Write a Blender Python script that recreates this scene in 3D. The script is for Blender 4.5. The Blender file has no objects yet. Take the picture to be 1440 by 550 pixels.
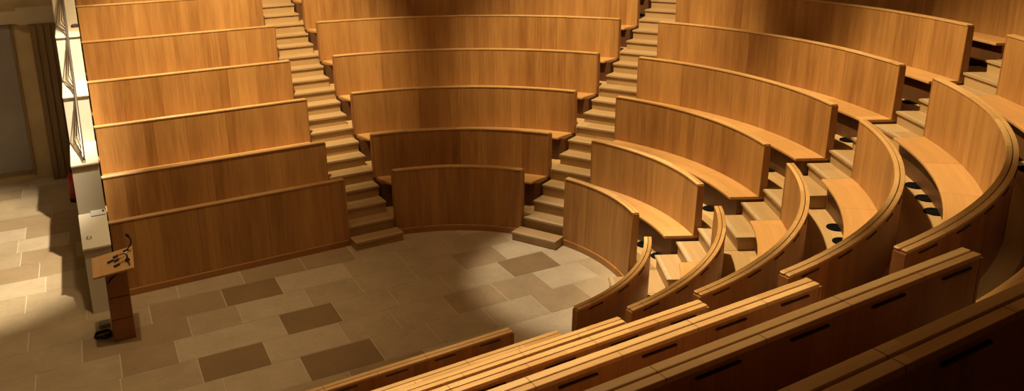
import bpy, bmesh, math, random
from mathutils import Matrix, Vector
random.seed(7)
PI = math.pi
sc = bpy.context.scene
col = sc.collection

# ------------------------------------------------------------------ helpers
def link(o, parent=None):
    col.objects.link(o)
    if parent is not None:
        o.parent = parent
    return o

def empty(name, loc, label, cat, group=None, rz=0.0):
    o = bpy.data.objects.new(name, None)
    o.empty_display_size = 0.1
    o.location = loc
    o.rotation_euler = (0, 0, rz)
    link(o)
    tag(o, label, cat, group)
    return o

def tag(o, label=None, cat=None, group=None, kind=None):
    if label: o['label'] = label
    if cat: o['category'] = cat
    if group: o['group'] = group
    if kind: o['kind'] = kind
    return o

class MB:
    """collects faces with uv and material index into one mesh"""
    def __init__(s):
        s.v = []; s.f = []; s.uv = []; s.mi = []; s.sm = []
    def face(s, pts, uvs=None, mi=0, smooth=False):
        b = len(s.v)
        s.v.extend([tuple(p) for p in pts])
        s.f.append(list(range(b, b + len(pts))))
        s.uv.append(uvs if uvs else [(0, 0)] * len(pts)); s.mi.append(mi); s.sm.append(smooth)
    def box(s, x0, x1, y0, y1, z0, z1, xf=None, mi=0, u0=0.0):
        P = [(x0,y0,z0),(x1,y0,z0),(x1,y1,z0),(x0,y1,z0),(x0,y0,z1),(x1,y0,z1),(x1,y1,z1),(x0,y1,z1)]
        T = xf or (lambda p: p)
        q = [T(p) for p in P]
        dx, dy, dz = x1-x0, y1-y0, z1-z0
        def F(i, uv): s.face([q[k] for k in i], uv, mi)
        F((0,1,5,4), [(u0,0),(u0+dx,0),(u0+dx,dz),(u0,dz)])
        F((2,3,7,6), [(u0,0),(u0+dx,0),(u0+dx,dz),(u0,dz)])
        F((1,2,6,5), [(u0,0),(u0+dy,0),(u0+dy,dz),(u0,dz)])
        F((3,0,4,7), [(u0,0),(u0+dy,0),(u0+dy,dz),(u0,dz)])
        F((4,5,6,7), [(u0,0),(u0+dx,0),(u0+dx,dy),(u0,dy)])
        F((3,2,1,0), [(u0,0),(u0+dx,0),(u0+dx,dy),(u0,dy)])
    def sweep(s, rings, closed_ends=True, mi=0, us=None, smooth=False, uscale=1.0, side_mi=None):
        """rings: list of lists of points (closed profile)"""
        n = len(rings[0])
        per = [0.0]
        for i in range(n):
            a, b = Vector(rings[0][i]), Vector(rings[0][(i+1) % n]); per.append(per[-1] + (b-a).length)
        if us is None:
            us = [0.0]
            for a, b in zip(rings, rings[1:]):
                ca = sum((Vector(p) for p in a), Vector()) / n; cb = sum((Vector(p) for p in b), Vector()) / n
                us.append(us[-1] + (cb-ca).length)
        for j in range(len(rings)-1):
            for i in range(n):
                k = (i+1) % n
                s.face([rings[j][i], rings[j+1][i], rings[j+1][k], rings[j][k]],
                       [(us[j],per[i]),(us[j+1],per[i]),(us[j+1],per[i+1]),(us[j],per[i+1])], (side_mi or {}).get(i, mi), smooth)
        if closed_ends:
            for ring, flip in ((rings[0], False), (rings[-1], True)):
                c = Vector(ring[0])
                pts = list(ring) if not flip else list(reversed(ring))
                uv = [(us[0 if not flip else -1] + (Vector((p[0],p[1],0))-Vector((c[0],c[1],0))).length, p[2]) for p in pts]
                s.face(pts, uv, mi)
    def build(s, name, mats, parent=None, merge=True, bevel=0.0):
        me = bpy.data.meshes.new(name)
        me.from_pydata(s.v, [], s.f)
        ul = me.uv_layers.new(name='UVMap')
        i = 0
        for fi, uvs in enumerate(s.uv):
            for uv in uvs:
                ul.data[i].uv = uv; i += 1
        for p, m, sm in zip(me.polygons, s.mi, s.sm):
            p.material_index = m; p.use_smooth = sm
        for m in (mats if isinstance(mats, (list, tuple)) else [mats]): me.materials.append(m)
        if merge:
            bm = bmesh.new(); bm.from_mesh(me)
            bmesh.ops.remove_doubles(bm, verts=bm.verts, dist=1e-5)
            bmesh.ops.recalc_face_normals(bm, faces=bm.faces)
            bm.to_mesh(me); bm.free()
        o = bpy.data.objects.new(name, me)
        link(o, parent)
        if bevel > 0:
            b = o.modifiers.new('edge', 'BEVEL'); b.width = bevel; b.segments = 2; b.limit_method = 'ANGLE'; b.angle_limit = math.radians(40)
        return o
    def tube(s, pts, r, n=10, mi=0, closed=True):
        pts = [Vector(p) for p in pts]
        rings = []
        up = Vector((0.123, 0.321, 0.94)).normalized()
        for i, p in enumerate(pts):
            d = (pts[min(i+1, len(pts)-1)] - pts[max(i-1, 0)]).normalized()
            a = d.cross(up)
            if a.length < 1e-3: a = d.cross(Vector((1, 0, 0)))
            a.normalize(); b = d.cross(a)
            rr = r[i] if isinstance(r, (list, tuple)) else r
            rings.append([tuple(p + a*rr*math.cos(2*PI*k/n) + b*rr*math.sin(2*PI*k/n)) for k in range(n)])
        s.sweep(rings, closed, mi, smooth=True)
    def lathe(s, prof, cx=0, cy=0, n=24, mi=0, smooth=True):
        rings = []
        for k in range(n+1):
            a = 2*PI*k/n
            rings.append([(cx + r*math.cos(a), cy + r*math.sin(a), z) for r, z in prof])
        for j in range(n):
            for i in range(len(prof)-1):
                s.face([rings[j][i], rings[j+1][i], rings[j+1][i+1], rings[j][i+1]], None, mi, smooth)

def arc_pts(pts, seg=4):
    """catmull-rom through points"""
    P = [Vector(p) for p in pts]; out = []
    for i in range(len(P)-1):
        p0 = P[max(i-1,0)]; p1 = P[i]; p2 = P[i+1]; p3 = P[min(i+2,len(P)-1)]
        for k in range(seg):
            t = k/seg
            out.append(0.5*((2*p1)+(-p0+p2)*t+(2*p0-5*p1+4*p2-p3)*t*t+(-p0+3*p1-3*p2+p3)*t**3))
    out.append(P[-1]); return out

# ------------------------------------------------------------------ materials
def nt(name):
    m = bpy.data.materials.new(name); m.use_nodes = True
    t = m.node_tree; b = t.nodes['Principled BSDF']
    return m, t, b, t.nodes, t.links
def math_node(t, op, a, b=None, c=None):
    n = t.nodes.new('ShaderNodeMath'); n.operation = op
    for i, x in enumerate((a, b, c)):
        if x is None: continue
        if isinstance(x, (int, float)): n.inputs[i].default_value = x
        else: t.links.new(x, n.inputs[i])
    return n.outputs[0]
def plain(name, c, rough=0.5, metal=0.0, noise=0.0, nscale=20):
    m, t, b, N, L = nt(name)
    b.inputs['Roughness'].default_value = rough; b.inputs['Metallic'].default_value = metal
    if noise > 0:
        tc = N.new('ShaderNodeTexCoord'); nz = N.new('ShaderNodeTexNoise'); nz.inputs['Scale'].default_value = nscale; nz.inputs['Detail'].default_value = 5
        L.new(tc.outputs['Object'], nz.inputs['Vector'])
        r = N.new('ShaderNodeValToRGB'); L.new(nz.outputs['Fac'], r.inputs['Fac'])
        r.color_ramp.elements[0].position = .3; r.color_ramp.elements[1].position = .7
        r.color_ramp.elements[0].color = (*[x*(1-noise) for x in c], 1); r.color_ramp.elements[1].color = (*[min(1, x*(1+noise)) for x in c], 1)
        L.new(r.outputs['Color'], b.inputs['Base Color'])
    else:
        b.inputs['Base Color'].default_value = (*c, 1)
    return m

def wood(name, dark, light, plank=0.15, across=True, rough=0.38, tone=0.22, joint=0.0, joint_phase=0.0, vrow=0.0):
    """oak veneer. uv in metres. across=True: boards run along v (upright veneer strips side by side along u);
    across=False: boards run along u."""
    m, t, b, N, L = nt(name)
    uv = N.new('ShaderNodeUVMap'); uv.uv_map = 'UVMap'
    sp = N.new('ShaderNodeSeparateXYZ'); L.new(uv.outputs['UV'], sp.inputs[0])
    U, V = sp.outputs['X'], sp.outputs['Y']
    oi = N.new('ShaderNodeObjectInfo')
    rnd = math_node(t, 'MULTIPLY', oi.outputs['Random'], 37.0)
    Us = math_node(t, 'ADD', U, rnd)
    if across:
        idx = math_node(t, 'FLOOR', math_node(t, 'DIVIDE', Us, plank))
        idx2 = math_node(t, 'FLOOR', math_node(t, 'DIVIDE', Us, plank*4.0))
        gx, gy = math_node(t, 'MULTIPLY', Us, 75.0), math_node(t, 'MULTIPLY', V, 2.2)
    else:
        idx = math_node(t, 'FLOOR', math_node(t, 'DIVIDE', Us, plank))
        if vrow > 0:
            row = math_node(t, 'FLOOR', math_node(t, 'DIVIDE', V, vrow))
            sh = math_node(t, 'MULTIPLY', row, 0.37*plank)
            idx = math_node(t, 'ADD', math_node(t, 'FLOOR', math_node(t, 'DIVIDE', math_node(t, 'ADD', Us, sh), plank)), math_node(t, 'MULTIPLY', row, 17.3))
        idx2 = idx
        gx, gy = math_node(t, 'MULTIPLY', Us, 2.2), math_node(t, 'MULTIPLY', V, 75.0)
    w1 = N.new('ShaderNodeTexWhiteNoise'); w1.noise_dimensions = '1D'; L.new(idx, w1.inputs['W'])
    w2 = N.new('ShaderNodeTexWhiteNoise'); w2.noise_dimensions = '1D'; L.new(math_node(t, 'ADD', idx2, 91.7), w2.inputs['W'])
    cv = N.new('ShaderNodeCombineXYZ'); L.new(gx, cv.inputs[0]); L.new(gy, cv.inputs[1]); L.new(math_node(t, 'MULTIPLY', w1.outputs['Value'], 31.0), cv.inputs[2])
    g = N.new('ShaderNodeTexNoise'); g.inputs['Scale'].default_value = 1.0; g.inputs['Detail'].default_value = 6; g.inputs['Roughness'].default_value = .62
    L.new(cv.outputs[0], g.inputs['Vector'])
    cv2 = N.new('ShaderNodeCombineXYZ')
    L.new(math_node(t, 'MULTIPLY', gx, 0.16), cv2.inputs[0]); L.new(math_node(t, 'MULTIPLY', gy, 0.5 if across else 0.16), cv2.inputs[1]); L.new(w1.outputs['Value'], cv2.inputs[2])
    g2 = N.new('ShaderNodeTexNoise'); g2.inputs['Scale'].default_value = 1.0; g2.inputs['Detail'].default_value = 3
    L.new(cv2.outputs[0], g2.inputs['Vector'])
    f = math_node(t, 'ADD', math_node(t, 'MULTIPLY', g.outputs['Fac'], 0.55), math_node(t, 'MULTIPLY', g2.outputs['Fac'], 0.45))
    f = math_node(t, 'ADD', f, math_node(t, 'MULTIPLY', math_node(t, 'SUBTRACT', w1.outputs['Value'], 0.5), tone*1.6))
    f = math_node(t, 'ADD', f, math_node(t, 'MULTIPLY', math_node(t, 'SUBTRACT', w2.outputs['Value'], 0.5), tone))
    r = N.new('ShaderNodeValToRGB'); r.color_ramp.elements[0].position = .22; r.color_ramp.elements[1].position = .78
    r.color_ramp.elements[0].color = (*dark, 1); r.color_ramp.elements[1].color = (*light, 1)
    L.new(f, r.inputs['Fac'])
    out = r.outputs['Color']
    if joint > 0:
        md = math_node(t, 'MODULO', math_node(t, 'ADD', U, joint_phase), joint)
        ln = math_node(t, 'LESS_THAN', md, 0.0035)
        mx = N.new('ShaderNodeMixRGB'); mx.inputs[2].default_value = (*[x*.18 for x in dark], 1)
        L.new(ln, mx.inputs[0]); L.new(out, mx.inputs[1]); out = mx.outputs[0]
    L.new(out, b.inputs['Base Color'])
    b.inputs['Roughness'].default_value = rough
    bp = N.new('ShaderNodeBump'); bp.inputs['Strength'].default_value = .05; bp.inputs['Distance'].default_value = .002
    L.new(g.outputs['Fac'], bp.inputs['Height']); L.new(bp.outputs['Normal'], b.inputs['Normal'])
    return m

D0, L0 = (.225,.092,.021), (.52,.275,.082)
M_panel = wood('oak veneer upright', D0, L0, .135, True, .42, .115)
M_back = wood('oak veneer rear', (.20,.068,.016), (.44,.19,.054), .135, True, .42, .12)
M_front = wood('oak barrier panels', D0, L0, .135, True, .42, .12, joint=.85, joint_phase=.71)
M_cap   = wood('oak rail', (.46,.25,.08), (.68,.43,.175), .86, False, .30, .16, joint=.87, joint_phase=.06)  # rail colour lightened to carry the shine on its rounded edges
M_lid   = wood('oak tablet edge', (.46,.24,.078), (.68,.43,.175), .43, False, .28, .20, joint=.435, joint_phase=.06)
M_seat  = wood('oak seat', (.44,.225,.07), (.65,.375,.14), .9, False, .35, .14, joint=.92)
M_riser = wood('shaded oak under seat', (.085,.032,.009), (.14,.06,.018), .2, True, .5, .15)  # same oak, darkened to paint in the shade beneath the seats
M_end   = wood('oak end grain', (.22,.09,.024), (.38,.175,.052), .3, True, .45, .1)
M_step  = wood('pale oak step', (.36,.225,.095), (.50,.34,.16), .9, False, .45, .14)
M_platf = wood('pale oak platform boards', (.44,.27,.11), (.62,.42,.19), 1.2, False, .42, .16, vrow=.11)
M_strip = plain('worn grip strip', (.42,.33,.20), .6, 0, .12, 40)
M_base  = wood('oak skirting', (.26,.11,.03), (.42,.20,.06), .9, False, .4, .12)
M_lect  = wood('lectern veneer', (.24,.095,.025), (.36,.16,.048), .5, True, .4, .1)
M_lecttop = wood('lectern desk veneer', (.46,.24,.075), (.62,.36,.13), .5, False, .35, .1)
M_black = plain('matt black', (.006,.006,.006), .6)
M_slot  = plain('slot shade', (.012,.006,.003), .8)  # near-black that paints the shade inside slots and the cap groove
M_rubber= plain('black rubber', (.003,.003,.003), .9)
M_rubber.node_tree.nodes['Principled BSDF'].inputs['Specular IOR Level'].default_value = .1
M_white = plain('white painted panel', (.70,.645,.52), .5, 0, .04, 3)
M_steel = plain('brushed steel', (.52,.46,.38), .3, .9)
M_red   = plain('red enamel', (.35,.015,.01), .35)
M_grey  = plain('grey plastic', (.33,.31,.28), .5)
M_paper = plain('white paper', (.80,.82,.86), .7)
M_plast = plain('cream plaster', (.50,.38,.20), .8, 0, .15, 2)
M_band  = plain('pale stone band', (.52,.43,.28), .8, 0, .12, 3)
M_panelgrey = plain('grey wall panel', (.27,.235,.20), .55, 0, .08, 2)
M_pil = wood('brown ribbed pillar', (.20,.12,.045), (.30,.185,.075), .12, True, .5, .25)
M_ceil = plain('dark ceiling', (.20,.15,.09), .9)
M_outer = plain('dim hall plaster', (.22,.14,.07), .85)
M_tape = plain('dark bundle cloth', (.09,.05,.035), .8, 0, .4, 30)
M_grout = plain('pale grout', (.60,.52,.38), .85)
def stone(name, c, amt=.16):
    m, t, b, N, L = nt(name)
    tc = N.new('ShaderNodeTexCoord'); a = N.new('ShaderNodeTexNoise'); a.inputs['Scale'].default_value = 2.3; a.inputs['Detail'].default_value = 7; a.inputs['Roughness'].default_value = .65
    c2 = N.new('ShaderNodeTexNoise'); c2.inputs['Scale'].default_value = 22; c2.inputs['Detail'].default_value = 5
    L.new(tc.outputs['Object'], a.inputs['Vector']); L.new(tc.outputs['Object'], c2.inputs['Vector'])
    f = math_node(t, 'ADD', math_node(t, 'MULTIPLY', a.outputs['Fac'], .7), math_node(t, 'MULTIPLY', c2.outputs['Fac'], .3))
    r = N.new('ShaderNodeValToRGB'); r.color_ramp.elements[0].position = .32; r.color_ramp.elements[1].position = .68
    r.color_ramp.elements[0].color = (*[x*(1-amt) for x in c], 1); r.color_ramp.elements[1].color = (*[x*(1+amt) for x in c], 1)
    L.new(f, r.inputs['Fac']); L.new(r.outputs['Color'], b.inputs['Base Color'])
    b.inputs['Roughness'].default_value = .42
    return m
M_tiles = [stone('limestone pale', (.49,.395,.265)), stone('limestone mid', (.415,.325,.205)), stone('limestone tan', (.345,.25,.145)), stone('limestone brown', (.25,.165,.082))]

# ------------------------------------------------------------------ the amphitheatre
NT = 7                                    # tiers 0..6
def R(k): return 2.3078 if k == 0 else 2.2955 + .7829*k - .0037*k*k
def Z(k): return .956 if k == 0 else .809 + .48*k - .0051*(k*k - 3*k)
def BASE(k): return .24 if k == 0 else Z(k) - .56
def SEAT(k): return Z(k) - .665
TH2, TH3 = .461, -.497
HW = .36
def xleft(k): return -3.575 + .034*(R(k)-1.98) + .282 + .021       # where the straight blocks stop beside the white parapet
def ang(th, off, r): return th + math.asin(off/r)
# sector: function giving (point on plan, length) for radius r and s in 0..1
def sec_pt(sec, k, r, s, e0=0.0, e1=0.0):
    if sec == 'A':
        x = (xleft(k)-e0) + ((-.36+e1) - (xleft(k)-e0))*s
        return (x, r)
    if sec == 'E':
        x0, x1 = -.455+e0, -3.27+.0*k-e1
        return (x0 + (x1-x0)*s, -r)
    if sec == 'B': a0, a1 = ang(PI/2, -HW+e0, r), ang(TH2, HW-e1, r)
    if sec == 'C': a0, a1 = ang(TH2, -HW+e0, r), ang(TH3, HW-e1, r)
    if sec == 'D': a0, a1 = ang(TH3, -HW+e0, r), -math.acos((.255-e1)/r)
    a = a0 + (a1-a0)*s
    return (r*math.cos(a), r*math.sin(a))
NSEG = {'A': 2, 'B': 26, 'C': 30, 'D': 30, 'E': 2}
def path_us(sec, k, r, n):
    us = [0.0]; p = sec_pt(sec, k, r, 0)
    for i in range(1, n+1):
        q = sec_pt(sec, k, r, i/n); us.append(us[-1] + math.dist(p, q)); p = q
    return us
def sweep_part(mb, sec, k, prof, e0=0.0, e1=0.0, mi=0, s0=0.0, s1=1.0, n=None, tip=0.0, side_mi=None):
    """prof: (radius, z) closed polygon"""
    n = n or NSEG[sec]; rk = R(k)
    rings = []
    for i in range(n+1):
        s = s0 + (s1-s0)*i/n
        rings.append([(*sec_pt(sec, k, r, s, e0, e1), z) for r, z in prof])
    us = [0.0]
    for i in range(1, n+1):
        us.append(us[-1] + math.dist(sec_pt(sec,k,rk,s0+(s1-s0)*i/n), sec_pt(sec,k,rk,s0+(s1-s0)*(i-1)/n)))
    if tip > 0:
        cr = sum(p[0] for p in prof)/len(prof); cz = sum(p[1] for p in prof)/len(prof)
        h = max(p[1] for p in prof) - min(p[1] for p in prof); w = max(p[0] for p in prof) - min(p[0] for p in prof)
        pr2 = [(cr + (r-cr)*(1-2*tip/w), cz + (z-cz)*(1-2*tip/h)) for r, z in prof]
        a = [(*sec_pt(sec, k, r, s0, e0+tip, e1), z) for r, z in pr2]
        b = [(*sec_pt(sec, k, r, s1, e0, e1+tip), z) for r, z in pr2]
        rings = [a] + rings + [b]; us = [us[0]-tip] + us + [us[-1]+tip]
    mb.sweep(rings, True, mi, us, side_mi=side_mi)

def rounded_profile(r0, r1, z0, z1, c=.008, notch=None):
    pts = []
    def corner(cx, cz, a0):
        for i in range(4):
            a = a0 + PI/2*i/3; pts.append((cx + c*math.cos(a), cz + c*math.sin(a)))
    pts.append((r0, z0)); pts.append((r1, z0))
    corner(r1-c, z1-c, 0)
    if notch:
        a, w, d = notch
        pts.extend([(a+w, z1), (a+w, z1-d), (a, z1-d), (a, z1)])
    corner(r0+c, z1-c, PI/2)
    return pts

ORD = ['front', 'second', 'third', 'fourth', 'fifth', 'sixth', 'seventh']
WHERE = {
 'A': 'straight block beside the white stepped parapet',
 'B': 'short central block between the two upper stairways',
 'C': 'long curving block beyond the central stairway',
 'D': 'tightly curved block beside the black floor vents',
 'E': 'straight block with slotted backs below the viewer'}
CATN = {'A':'straight block','B':'central block','C':'long curved block','D':'tight curved block','E':'near straight block'}

def make_bench(sec, k):
    rk, zk = R(k), Z(k)
    straight = sec in 'AE'
    if k == 0:
        nm = 'front_barrier'
        lab = 'oak front barrier on the stone floor, ' + WHERE[sec]
        cat = 'barrier'
    else:
        nm = 'lecture_bench' if straight else 'curved_lecture_bench'
        lab = f'oak bench, {ORD[k]} row up, {WHERE[sec]}'
        cat = 'bench'
    mid = sec_pt(sec, k, rk, .5)
    root = empty(nm, (0, 0, 0), lab, cat, 'oak rows of the ' + CATN[sec])
    zf = 0.0 if k == 0 else SEAT(k)
    cap_z0 = zk - .02
    bat = .06 if k == 0 else .03
    bi = -.0 - bat
    zb = 0.0 if k == 0 else SEAT(k)
    # upright veneered wall
    mb = MB()
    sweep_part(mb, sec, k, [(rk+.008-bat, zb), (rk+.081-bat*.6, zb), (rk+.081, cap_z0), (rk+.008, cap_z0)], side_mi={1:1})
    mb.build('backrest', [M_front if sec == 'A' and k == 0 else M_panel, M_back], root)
    # end boards, a touch proud of the wall
    for side in (0, 1):
        if sec == 'A' and side == 0: continue
        if sec == 'E' and side == 1: continue
        me = MB()
        pr = [(rk+.0065-bat, zb), (rk+.0825-bat*.6, zb), (rk+.0825, cap_z0-.0005), (rk+.0065, cap_z0-.0005)]
        L = 1.0
        a = [(*sec_pt(sec, k, r, side, *( (-.005, 0) if side == 0 else (0, -.005))), z) for r, z in pr]
        b = [(*sec_pt(sec, k, r, side, *( (.014, 0) if side == 0 else (0, .014))), z) for r, z in pr]
        # negative e lengthens away from the aisle centre: keep the board flush with the wall end
        me.sweep([b, a] if side == 0 else [a, b], True)
        me.build('end_board', M_panel if k == 0 else M_end, root)
    # cap: inner rail, groove, outer tablet strip
    ce = .008 if sec == 'A' else -.006
    mc = MB()
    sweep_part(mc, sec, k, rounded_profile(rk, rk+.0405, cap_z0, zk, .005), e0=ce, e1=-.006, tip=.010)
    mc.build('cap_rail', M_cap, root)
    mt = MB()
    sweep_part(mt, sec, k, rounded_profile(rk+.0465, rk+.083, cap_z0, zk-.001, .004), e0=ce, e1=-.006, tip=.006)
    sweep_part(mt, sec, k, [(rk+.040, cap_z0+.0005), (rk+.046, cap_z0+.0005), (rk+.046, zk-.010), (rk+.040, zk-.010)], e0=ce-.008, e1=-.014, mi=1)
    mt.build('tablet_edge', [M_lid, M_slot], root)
    if k == 0:
        ms = MB()
        sweep_part(ms, sec, k, [(rk-.072, 0), (rk-.04, 0), (rk-.04, .085), (rk-.066, .085), (rk-.070, .080)], e0=-.002, e1=-.002)
        ms.build('skirting_board', M_base, root)
    else:
        zs = SEAT(k)
        over = .07 if sec == 'B' else .004
        ms = MB()
        # seat with rounded front edge; extends under the wall
        pr = [(rk-.365, zs-.030), (rk+.060, zs-.030), (rk+.060, zs), (rk-.357, zs), (rk-.363, zs-.004), (rk-.3655, zs-.012)]
        n = NSEG[sec]
        rings = []
        for i in range(n+1):
            s = i/n; ring = []
            for r, z in pr:
                w = max(0.0, min(1.0, (rk+.0-r)/.365))
                e = -.006 - over*w
                ring.append((*sec_pt(sec, k, r, s, 0.0 if sec == 'A' else e, e), z))
            rings.append(ring)
        us = path_us(sec, k, rk-.2, n)
        ms.sweep(rings, True, 0, us)
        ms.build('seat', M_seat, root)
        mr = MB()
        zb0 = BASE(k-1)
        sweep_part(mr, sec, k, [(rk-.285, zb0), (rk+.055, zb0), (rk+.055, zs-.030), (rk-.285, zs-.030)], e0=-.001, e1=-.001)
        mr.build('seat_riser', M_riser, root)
    if sec in 'DE':
        # dark bars paint the shade of hand slots under the tablet, one per place
        if sec == 'E':
            ns = 6 if k < 4 else 7
            spots = [(-.68 - .432*i + .012*k, -(rk+.0815), PI) for i in range(ns)]
        else:
            L = path_us(sec, k, rk, 30)[-1]; spots = []
            i = 0
            while .22 + .432*i < L - .1:
                s = 1 - (.22 + .432*i)/L
                x, y = sec_pt(sec, k, rk+.0815, s); spots.append((x, y, math.atan2(y, x) + PI/2)); i += 1
        for x, y, a in spots:
            mo = MB(); ca, sa = math.cos(a), math.sin(a)
            pts = []
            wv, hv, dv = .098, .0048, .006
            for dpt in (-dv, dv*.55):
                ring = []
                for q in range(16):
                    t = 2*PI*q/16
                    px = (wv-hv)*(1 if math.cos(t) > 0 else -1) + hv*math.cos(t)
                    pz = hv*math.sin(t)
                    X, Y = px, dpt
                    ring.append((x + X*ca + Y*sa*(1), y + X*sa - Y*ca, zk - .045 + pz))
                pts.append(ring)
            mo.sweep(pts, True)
            mo.build('hand_slot_shade', M_slot, root)
    return root

for sec in 'ABCDE':
    for k in range(NT):
        make_bench(sec, k)

# ------------------------------------------------------------------ platforms (structure): one stepped floor per tier
def plan(k, r, s, x0=-3.25, x1=-3.25):
    """whole horseshoe at radius r, s in 0..1: far wing, arc, near wing"""
    xl = -xleft(k)
    tot = xl*2 + PI*r
    d = s*tot
    if d < xl: return (-xl + d, r)
    if d > tot-xl: return (-(d-(tot-xl)), -r)
    a = PI/2 - (d-xl)/r
    return (r*math.cos(a), r*math.sin(a))
def horseshoe(mb, k, r0, r1, z0, z1, n=72):
    rm = (r0+r1)/2; xl = -xleft(k)
    ts = [('l', -xl), ('l', 0.0)] + [('a', PI/2 - PI*i/n) for i in range(1, n)] + [('r', 0.0), ('r', -xl)]
    rings = []; us = []; u = 0; last = None
    for kind, t in ts:
        def P(r):
            if kind == 'l': return (t, r)
            if kind == 'r': return (t, -r)
            return (r*math.cos(t), r*math.sin(t))
        c = P(rm)
        if last: u += math.dist(c, last)
        last = c; us.append(u)
        rings.append([(*P(r0), z0), (*P(r1), z0), (*P(r1), z1), (*P(r0), z1)])
    mb.sweep(rings, True, 0, us)
for k in range(NT):
    mb = MB()
    horseshoe(mb, k, R(k)+.045, R(k+1)+.05, BASE(k)-.22 if k else 0.0, BASE(k))
    o = mb.build('floor_tier', M_platf)
    tag(o, f'pale oak boarded walkway behind the {ORD[k]} row', None, None, 'structure')

# ------------------------------------------------------------------ aisle stairs
def make_stairs(th, xoff, label, w0=.33):
    c, s = math.cos(th), math.sin(th)
    def T(p):   # local x = across aisle (to the ccw side negative), local y = outward along aisle
        X, Y, Zz = p
        return (c*Y + s*X + xoff, s*Y - c*X, Zz)
    root = empty('aisle_staircase', (0,0,0), label, 'stairs', 'stairways through the oak rows')
    def step(y0, y1, zb, zt, hw):
        mb = MB()
        mb.box(-hw, hw, y0+.022, y1, zb, zt-.026, T, 0)
        mb.box(-hw-.004, hw+.004, y0, y1+.01, zt-.026, zt, T, 0, u0=random.random()*5)
        mb.box(-hw+.0, hw-.0, y0+.018, y0+.058, zt-.002, zt+.0012, T, 1)
        return mb.build('step', [M_step, M_strip], root, bevel=0.0)
    step(2.0, R(0)-.075, 0.0, .12, .348)
    for k in range(NT):
        p = (R(k+1)-R(k))/3.0; h = (BASE(k+1)-BASE(k))/3.0
        for j in range(3):
            zt = BASE(k) + h*j + (.003 if j == 0 else 0)
            zb = 0.0 if k == 0 and j == 0 else (BASE(k-1)-.1 if j == 0 else BASE(k))
            if j == 0: zb = 0.0 if k == 0 else BASE(k-1) + .0
            step(R(k)+p*j - (.01 if k == 0 and j == 0 else 0), R(k)+p*(j+1) + .012, zb, zt, w0)
    return root
make_stairs(PI/2, 0.0, 'pale oak stairway between the straight block and the central block')
make_stairs(TH2, 0.0, 'pale oak stairway between the central block and the long curving block')
make_stairs(TH3, 0.0, 'pale oak stairway between the long curving block and the tightly curved block')
make_stairs(-PI/2, -.10, 'pale oak stairway between the tightly curved block and the straight slotted block')

# ------------------------------------------------------------------ black floor vents under the bench fronts
vent_me = None
def vent_proto():
    mb = MB()
    mb.lathe([(0, .0), (.074, .0), (.076, .006), (.074, .012), (.066, .014), (.060, .010), (0, .010)], n=28)
    for q in range(3):
        r = .018 + .014*q
        mb.lathe([(r, .0095), (r, .0125), (r+.006, .0125), (r+.006, .0095)], n=24)
    o = mb.build('floor_vent', M_rubber, None)
    return o
vents = {}
proto = vent_proto()
first = True
def add_vent(k, deg, label, group):
    global first
    rr = R(k+1) - .315; a = math.radians(deg)
    o = proto if first else proto.copy()
    if not first: link(o)
    first = False
    o.scale = (1.3, 1.3, 1.0)
    o.location = (rr*math.cos(a), rr*math.sin(a), BASE(k)); o.rotation_euler = (0,0,a)
    tag(o, label, 'vent', group)
PLACE = ['first from the stairway', 'second from the stairway', 'third from the stairway', 'fourth from the stairway', 'fifth from the stairway']
for k in range(0, 6):
    sp = math.degrees(.375/(R(k+1)-.325))
    start = {0:-14.9, 1:-12.9, 2:-14.5, 3:-20.4, 4:-21.2, 5:-21.5}[k]
    for i in range(2):
        add_vent(k, start + sp*i, f'black floor vent under the {ORD[k+1]} row of the long curving block, ' + ['at its stairway end', 'one from the end'][i], 'floor vents under the long curving block')
dstart = {0: -41, 1: -41.0, 2: -40.3, 3: -39.3, 4: -39.6, 5: -39.5}
for k in range(0, 6):
    sp = math.degrees(.37/(R(k+1)-.325))
    for i in range(3):
        add_vent(k, dstart[k] - sp*i, f'black floor vent under the {ORD[k+1]} row of the tightly curved block, {PLACE[i]}', 'floor vents under the tightly curved block')

# ------------------------------------------------------------------ stone floor: courses of tiles in one mesh
ROT = -.040
cR, sR = math.cos(ROT), math.sin(ROT)
def F(u, v, z=0.0): return (cR*u - sR*v, sR*u + cR*v, z)
rows = {  # boundaries (u) and tone index of the tile to the right of each boundary, where the photo shows them
 -2: [(-1.775,3),(-1.005,1),(-.35,1),(.35,1),(1.0,2),(1.62,1)],
 -1: [(-3.45,1),(-2.72,3),(-2.05,0),(-1.22,1),(-.62,1),(.06,2),(.72,2),(1.33,0),(2.0,1)],
 0: [(-4.2,1),(-3.43,2),(-2.89,0),(-1.77,3),(-1.145,1),(-.45,1),(.25,1),(1.07,3),(1.765,0)],
 1: [(-3.78,2),(-2.70,1),(-2.15,0),(-1.35,1),(-.72,1),(.0,1),(.62,2),(1.25,0),(1.9,1)],
 2: [(-5.0,1),(-4.296,1),(-3.067,2),(-2.25,3),(-1.585,0),(-.72,1),(.02,1),(.75,1)],
 3: [(-3.72,1),(-2.72,1),(-1.95,2),(-1.175,2),(-.5,1),(.25,1)],
 4: [(-5.1,1),(-4.36,1),(-3.6,1)],
}
fl = MB()
fl.face([F(-10.5,-10,-.0025), F(10.5,-10,-.0025), F(10.5,10.5,-.0025), F(-10.5,10.5,-.0025)], None, 4)
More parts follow.
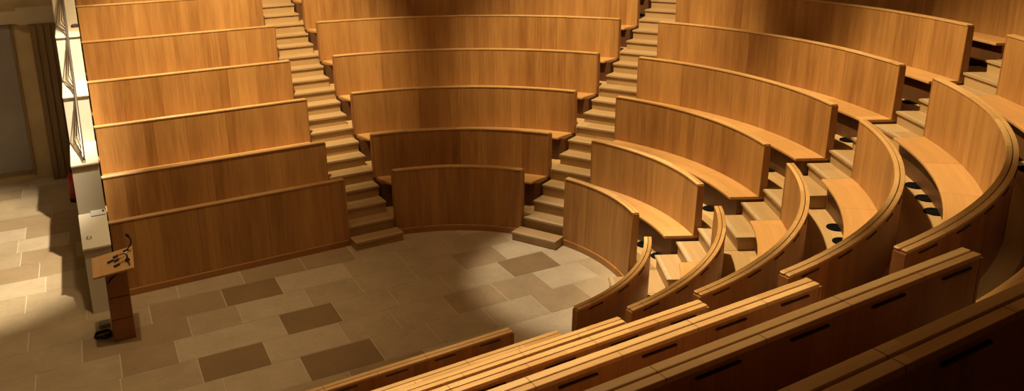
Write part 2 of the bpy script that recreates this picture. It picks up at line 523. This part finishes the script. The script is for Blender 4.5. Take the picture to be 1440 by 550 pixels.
for n in range(-7, 17):
    v0 = .22 + .508*n; v1 = v0 + .508
    rs = random.Random(100+n)
    ex = rows.get(n, [])
    b = list(ex)
    if not b: b = [(-4.6 + rs.random()*.5, rs.choice([0,1,1,2]))]
    while b[0][0] > -9.0: b.insert(0, (b[0][0] - rs.uniform(.62, 1.05), rs.choice([0,1,1,1,2])))
    while b[-1][0] < 3.0: b.append((b[-1][0] + rs.uniform(.6, 1.0), rs.choice([0,0,1,2])))
    g = .0045
    for (u, t), (u2, _) in zip(b, b[1:]):
        fl.face([F(u+g,v0+g), F(u2-g,v0+g), F(u2-g,v1-g), F(u+g,v1-g)], None, t)
flo = fl.build('floor', M_tiles + [M_grout], None, merge=False)
tag(flo, 'pale limestone slab floor of the lecture pit and stage', None, None, 'structure')

# ------------------------------------------------------------------ white stepped parapet with steel railing
def px(y): return -3.575 + .034*(y-1.98)
def qx(y): return px(y) + .282
par = empty('stepped_parapet', (0,0,0), 'white stepped parapet climbing beside the ends of the straight oak rows', 'parapet')
def prism(prof, name, parent, mat, ext=0.0, bevel=.004):
    mb = MB()
    a = [(px(y)-ext, y, z) for y, z in prof]; b = [(qx(y)+ext, y, z) for y, z in prof]
    mb.sweep([a, b], True)
    return mb.build(name, mat, parent, bevel=bevel)
LED = [1.73, 2.34, 2.955, 3.57, 4.18]
prism([(1.98,0),(2.3,0),(2.3,1.085),(1.98,.80)], 'lower_cabinet', par, M_white)
for i, z in enumerate(LED):
    y0 = 2.302 + i*1.0
    prism([(y0,0.0),(y0+.998,0.0),(y0+.998,z-.022),(y0,z-.022)], 'wall_block', par, M_white)
    prism([(y0-.022,z-.0215),(y0+.996,z-.0215),(y0+.996,z),(y0-.022,z)], 'ledge', par, M_white, .004)
lid = prism([(1.955,.80),(1.955,.822),(2.30,1.128),(2.30,1.106)], 'sloping_lid', par, M_white, .006, .003)
mb = MB()
for dy in (0,):
    yy = 2.06
    mb.tube(arc_pts([(px(yy)+.055, yy, .915), (px(yy)+.055, yy-.02, .935), (px(yy)+.095, yy-.02, .935), (px(yy)+.095, yy, .915)], 3), .005, 8)
mb.build('lid_handle', M_steel, par)
# railing: main rail from nosing to nosing plus nested bars that follow ledge and riser
def rx(y, f): return px(y) + .282*f
mm = MB()
pts = [(rx(2.34,.50), 2.335, LED[0]+.002), (rx(2.34,.50), 2.335, LED[0]+.05)]
for i in range(5):
    y = 2.33 + i*1.0; z = LED[i] + .07
    pts.append((rx(y,.50), y, z))
mm.tube(pts, .016, 10)
rail = mm.build('railing', M_steel, par)
tag(rail, 'thin steel railing')
for i in range(4):
    y0 = 2.33 + i; z0 = LED[i] + .05; y1 = y0 + 1.0; z1 = LED[i+1] + .05
    for j in range(4):
        f = .04 + .23*j/4.0*1.0
        t = j/4*.72
        corner = Vector((rx(y1,.03 + .10*j), y1-.06, z0-.03))
        a = Vector((rx(y0,.5), y0, z0)); b = Vector((rx(y1,.5), y1, z1)); m_ = (a+b)/2
        A = a.lerp(m_, t*.35); B = b.lerp(m_, t*.35); Cc = corner.lerp(m_, t*.75)
        mb = MB()
        mb.tube([A, A.lerp(Cc,.5), Cc.lerp(A,.05), Cc, Cc.lerp(B,.05), B.lerp(Cc,.5), B], .0075, 8)
        mb.build('rail_bar', M_steel, rail)
# small things by the parapet
mb = MB(); cx0 = px(2.29)
mb.box(cx0+.125, cx0+.275, 2.252, 2.256, 1.1005, 1.150, lambda p: (p[0], p[1]+(p[2]-1.10)*.8, p[2]))
mb.box(cx0+.245, cx0+.265, 2.2512, 2.252, 1.125, 1.145, lambda p: (p[0], p[1]+(p[2]-1.10)*.8, p[2]), 1)
o = mb.build('paper_card', [M_paper, M_black]); tag(o, 'small white paper card standing at the top of the sloping white lid', 'card')
mb = MB()
for q in range(3):
    mb.lathe([(0,0),(.05-.006*q,.0),(.06-.008*q,.02),(.058-.01*q,.05),(.03,.075),(0,.08)], cx=q*.035, cy=(q%2)*.04, n=16)
o = mb.build('cloth_bundle', M_tape); o.scale = (.6,.6,.6); o.location = (px(5.1)+.225, 5.16, LED[2]+.002); tag(o, 'small dark bundle lying on the upper ledge of the white parapet', 'bundle')
# fire extinguisher behind the parapet
fe = empty('fire_extinguisher', (-3.55, 6.35, 0), 'red fire extinguisher standing behind the white parapet by the dark wall', 'fire extinguisher')
mb = MB(); mb.lathe([(0,.0),(.07,.0),(.075,.02),(.075,.40),(.06,.46),(.025,.49),(.02,.51),(0,.51)], n=24); mb.build('cylinder_body', M_red, fe)
mb = MB(); mb.lathe([(0,.0),(.078,.0),(.079,.05),(.0755,.06)], n=24); mb.build('base_ring', M_black, fe)
mb = MB(); mb.box(-.02,.02,-.05,.03,.51,.545); mb.box(-.012,.012,-.12,-.02,.545,.56); mb.build('valve_head', M_black, fe)
mb = MB(); mb.tube(arc_pts([(0,.03,.53),(.06,.06,.52),(.092,.02,.40),(.09,0,.2),(.088,0,.12)],5), .012, 8); mb.build('hose', M_black, fe)

# ------------------------------------------------------------------ lectern
lec = empty('lectern', (0,0,0), 'narrow oak lectern with flat desk top standing on the stone floor', 'lectern')
x0, x1, y0, y1 = -3.42, -3.205, 1.14, 1.34
mb = MB()
mb.box(x0, x1, y0, y1, .0, .255); mb.build('lower_column', M_lect, lec, bevel=.003)
mb = MB(); mb.box(x0, x1, y0, y1, .263, .515); mb.build('middle_column', M_lect, lec, bevel=.003)
mb = MB(); mb.box(x0, x1, y0, y1, .523, .825); mb.build('upper_column', M_lect, lec, bevel=.003)
mb = MB(); mb.box(x0+.008, x1-.008, y0+.008, y1-.008, .254, .264); mb.box(x0+.008, x1-.008, y0+.008, y1-.008, .514, .524); mb.build('shadow_gap', M_black, lec)
TL = [Vector(p) for p in ((-3.534,1.045,.835), (-3.141,.947,.900), (-3.094,1.576,.900), (-3.512,1.606,.835))]
nrm = (TL[1]-TL[0]).cross(TL[3]-TL[0]).normalized()
mb = MB()
lo = [tuple(p - nrm*.022) for p in TL]; hi = [tuple(p) for p in TL]
mb.face([hi[i] for i in range(4)], [(0,0),(.4,0),(.4,.6),(0,.6)])
mb.face([lo[i] for i in (3,2,1,0)], [(0,0),(.4,0),(.4,.6),(0,.6)])
for i in range(4):
    j = (i+1) % 4
    mb.face([lo[i], lo[j], hi[j], hi[i]], [(0,0),(.5,0),(.5,.02),(0,.02)])
mb.build('desk_top', M_lecttop, lec, bevel=.003)
mb = MB(); mb.tube(arc_pts([(-3.40,1.13,.70),(-3.36,1.128,.75),(-3.28,1.128,.80),(-3.22,1.13,.815)],4), .007, 8); mb.build('cable_run', M_black, lec)
def desk(a, b, h=0.0):
    """point on the desk: a across (0 low edge..1), b along"""
    p = TL[0].lerp(TL[1], a).lerp(TL[3].lerp(TL[2], a), b); return p + nrm*h
# gooseneck microphone
gm = empty('gooseneck_microphone', tuple(desk(.84,.80,.0035)), 'black gooseneck microphone curving up from the far corner of the lectern desk', 'microphone')
org = desk(.84,.80)
mb = MB(); mb.lathe([(0,0),(.03,0),(.03,.012),(.012,.02),(0,.02)], n=20); mb.build('mount', M_black, gm)
neck = [Vector(p) for p in ((0,0,.01),(.03,.012,.035),(.058,.02,.075),(.062,.02,.12),(.045,.018,.16))]
mb = MB(); mb.tube(arc_pts(neck,5), .0075, 8); mb.build('neck', M_black, gm)
mb = MB(); mb.tube([(.048,.018,.155),(.042,.017,.166),(.028,.013,.19),(.020,.011,.20)], [.010,.015,.015,.009], 12); mb.build('microphone_head', M_black, gm)
# second mic pair and small clip mics lying on the desk
def clip_mic(a, b, rot, L, label):
    e = empty('clip_microphone', tuple(desk(a,b,.0045)), label, 'microphone', 'small microphones on the lectern', rot)
    e.rotation_euler = (0, math.radians(-9.4), rot)
    mb = MB(); mb.tube([(-L/2,0,.012),(-L/2+.006,0,.012),(L/2-.006,0,.012),(L/2,0,.012)], [.006,.011,.011,.006], 10); mb.build('capsule', M_black, e)
    mb = MB(); mb.tube(arc_pts([(L/2,0,.010),(L/2+.03,.01,.006),(L/2+.06,-.005,.008)],4), .003, 6); mb.build('lead', M_black, e)
clip_mic(.58,.66,.35,.06,'small black microphone lying on the lectern desk, farthest from the viewer of the four')
clip_mic(.45,.50,.35,.07,'small black microphone lying on the lectern desk, closest to its low edge')
clip_mic(.60,.47,.35,.06,'small black microphone lying in the middle of the lectern desk')
clip_mic(.60,.24,.35,.07,'small black microphone lying near the front corner of the lectern desk')
sh = empty('desk_microphone_holder', tuple(desk(.86,.36,.007)), 'black microphone holder with steel arm standing on the raised side of the desk', 'holder')
mb = MB(); mb.lathe([(0,0),(.026,0),(.024,.012),(.010,.03),(.008,.07),(0,.07)], n=18); mb.build('foot', M_black, sh)
mb = MB(); mb.tube(arc_pts([(0,0,.06),(-.03,.03,.075),(-.07,.0,.08)],4), .006, 8); mb.tube(arc_pts([(0,0,.02),(.0,-.10,.03),(.01,-.16,.012)],4), .006, 8); mb.build('arm', M_black, sh)
mb = MB(); mb.tube([(-.07,0,.08),(.02,.03,.085),(.05,.05,.08)], .007, 8); mb.build('clip', M_steel, sh)
# cable loop and socket box on the floor
o = MB(); o.tube([( .105*math.cos(t)*(1+.05*math.sin(3*t)), .085*math.sin(t), .014+.006*math.sin(2*t)) for t in [2*PI*i/40 for i in range(41)]], .012, 8, closed=False)
o.tube([( .097*math.cos(t), .078*math.sin(t)*(1+.05*math.sin(2*t)), .034+.005*math.sin(3*t)) for t in [2*PI*i/40 for i in range(41)]], .011, 8, closed=False)
o = o.build('cable_coil', M_black); o.scale = (.8,.9,.9); o.location = (-3.515, 1.37, 0); tag(o, 'coil of black cable on the stone floor beside the lectern foot', 'cable')
mb = MB(); mb.box(-.055,.055,-.06,.06,0,.05); o = mb.build('floor_socket_box', M_grey, None, bevel=.006); o.location = (-3.48,1.60,0); tag(o, 'small grey box on the floor behind the lectern cable', 'box')

# ------------------------------------------------------------------ stage end wall and room shell
def shell(name, boxes, mat, label):
    mb = MB()
    for b in boxes: mb.box(*b)
    return tag(mb.build(name, mat), label, None, None, 'structure')
YW = 7.93
shell('wall_back', [(-9.2, -3.0, YW, YW+.25, 0, 9.0)], M_plast, 'cream plaster wall behind the stage')
shell('trim_1', [(-9.2, -3.86, YW-.10, YW, 2.76, 2.97), (-3.98, -3.0, YW-.14, YW, 2.74, 3.02)], M_band, 'pale stone band across the stage wall')
mb = MB()
mb.box(-6.4, -4.10, YW-.03, YW, .20, 2.745)
tag(mb.build('wall_panel', M_panelgrey, None, bevel=.01), 'large grey recessed panel in the stage wall', None, None, 'structure')
mb = MB()
mb.box(-6.5, -4.08, YW-.02, YW, .14, .20); mb.box(-4.10, -4.07, YW-.05, YW, .14, 2.76)
tag(mb.build('trim_2', M_pil), 'brown frame around the grey stage wall panel', None, None, 'structure')
mb = MB()
mb.box(-3.82, -3.0, YW-.16, YW, 0, 2.74)
for i in range(7):
    xx = -3.80 + i*.11
    mb.box(xx, xx+.06, YW-.20, YW-.15, .02, 2.72)
tag(mb.build('wall_pilaster', M_pil), 'brown ribbed pilaster on the stage wall beside the white parapet', None, None, 'structure')
shell('wall_far_left', [(-9.4, -9.2, -9.3, YW, 0, 9.0)], M_outer, 'dim plaster wall beyond the stage')
shell('wall_front', [(-9.2, 10.2, -10.2, -10.0, 0, 9.0)], M_outer, 'dim plaster wall behind the top row of the near block')
shell('wall_right', [(10.0, 10.2, -10.0, 10.2, 0, 9.0)], M_outer, 'dim plaster wall beyond the curved rows')
shell('wall_far', [(-3.0, 10.0, 10.0, 10.2, 0, 9.0)], M_outer, 'dim plaster wall above the top row of the far block')
shell('ceiling', [(-9.4, 10.2, -10.2, 10.2, 9.0, 9.2)], M_ceil, 'dark ceiling of the lecture hall')

# ------------------------------------------------------------------ lights
def spot(name, loc, aim, power, size, blend=.5, colr=(1,.70,.36), rad=.12):
    l = bpy.data.lights.new(name, 'SPOT'); l.energy = power; l.color = colr; l.spot_size = math.radians(size); l.spot_blend = blend; l.shadow_soft_size = rad
    o = bpy.data.objects.new(name, l); link(o); o.location = loc
    o.rotation_euler = (Vector(aim)-Vector(loc)).to_track_quat('-Z','Y').to_euler()
    return o
WARM = (1,.76,.43)
spot('stage_spot_far_rows', (-1.6,1.9,8.9), (-1.0,5.1,2.8), 5000, 47, .75, WARM)
spot('stage_spot_centre_rows', (2.0,.5,8.9), (4.2,2.6,2.5), 3900, 46, .85, WARM)
spot('stage_spot_curved_rows', (1.8,-.1,8.9), (4.1,-2.5,1.2), 3900, 50, .65, WARM)
spot('near_rows_spot', (-.9,-2.6,8.8), (-1.3,-4.3,2.3), 3200, 44, 1.0, (1,.80,.50))
spot('stage_floor_spot', (-2.3,.5,8.8), (-5.35,4.5,0.3), 7200, 33, .6, (1,.84,.60), .06)
spot('pit_edge_spot', (.6,1.2,8.8), (2.1,-.3,0), 2500, 24, .5, (1,.85,.62))
al = bpy.data.lights.new('ambient_fill', 'AREA'); al.energy = 200; al.size = 6; al.color = (1,.61,.27)  # added overhead fill for the ambient light, source unseen
ao = bpy.data.objects.new('ambient_fill', al); link(ao); ao.location = (-1.0,0,8.8)
spot('aisle_spot', (2.2,-8.8,8.8), (.4,-5.4,2.2), 260, 28, .9, (1,.70,.36))
spot('lectern_fill', (-2.9,.2,8.8), (-3.2,1.2,.3), 680, 46, 1.0, WARM)  # added wide spot that brightens the white lid and the floor nearby
spot('stage_wall_fill', (-5.5,3.0,8.7), (-4.6,7.9,1.6), 260, 60, .9, (1,.74,.42))  # unseen lamp added to lift the brightness of the stage wall

w = bpy.data.worlds.new('hall'); sc.world = w; w.use_nodes = True
w.node_tree.nodes['Background'].inputs[0].default_value = (.02,.014,.008,1); w.node_tree.nodes['Background'].inputs[1].default_value = 1

# ------------------------------------------------------------------ camera
yaw, pit, rol, f = 1.0401, .2498, -.0143, 1125.53
C0 = Vector((-3.6238,-7.8298,4.5609))
fw = Vector((math.cos(yaw)*math.cos(pit), math.sin(yaw)*math.cos(pit), -math.sin(pit)))
r_ = Vector((math.sin(yaw), -math.cos(yaw), 0)); u_ = r_.cross(fw)
r2 = r_*math.cos(rol) + u_*math.sin(rol); u2 = -r_*math.sin(rol) + u_*math.cos(rol)
cam = bpy.data.cameras.new('camera'); cam.sensor_width = 36; cam.lens = f*36/1440; cam.shift_y = -121.134/1440; cam.clip_start = .02
co = bpy.data.objects.new('camera', cam); link(co)
co.matrix_world = Matrix(((r2.x,u2.x,-fw.x,C0.x),(r2.y,u2.y,-fw.y,C0.y),(r2.z,u2.z,-fw.z,C0.z),(0,0,0,1)))
sc.camera = co
vs = sc.view_settings; vs.view_transform = 'Standard'; vs.look = 'None'; vs.gamma = 1; vs.exposure = 0
vs.use_curve_mapping = False
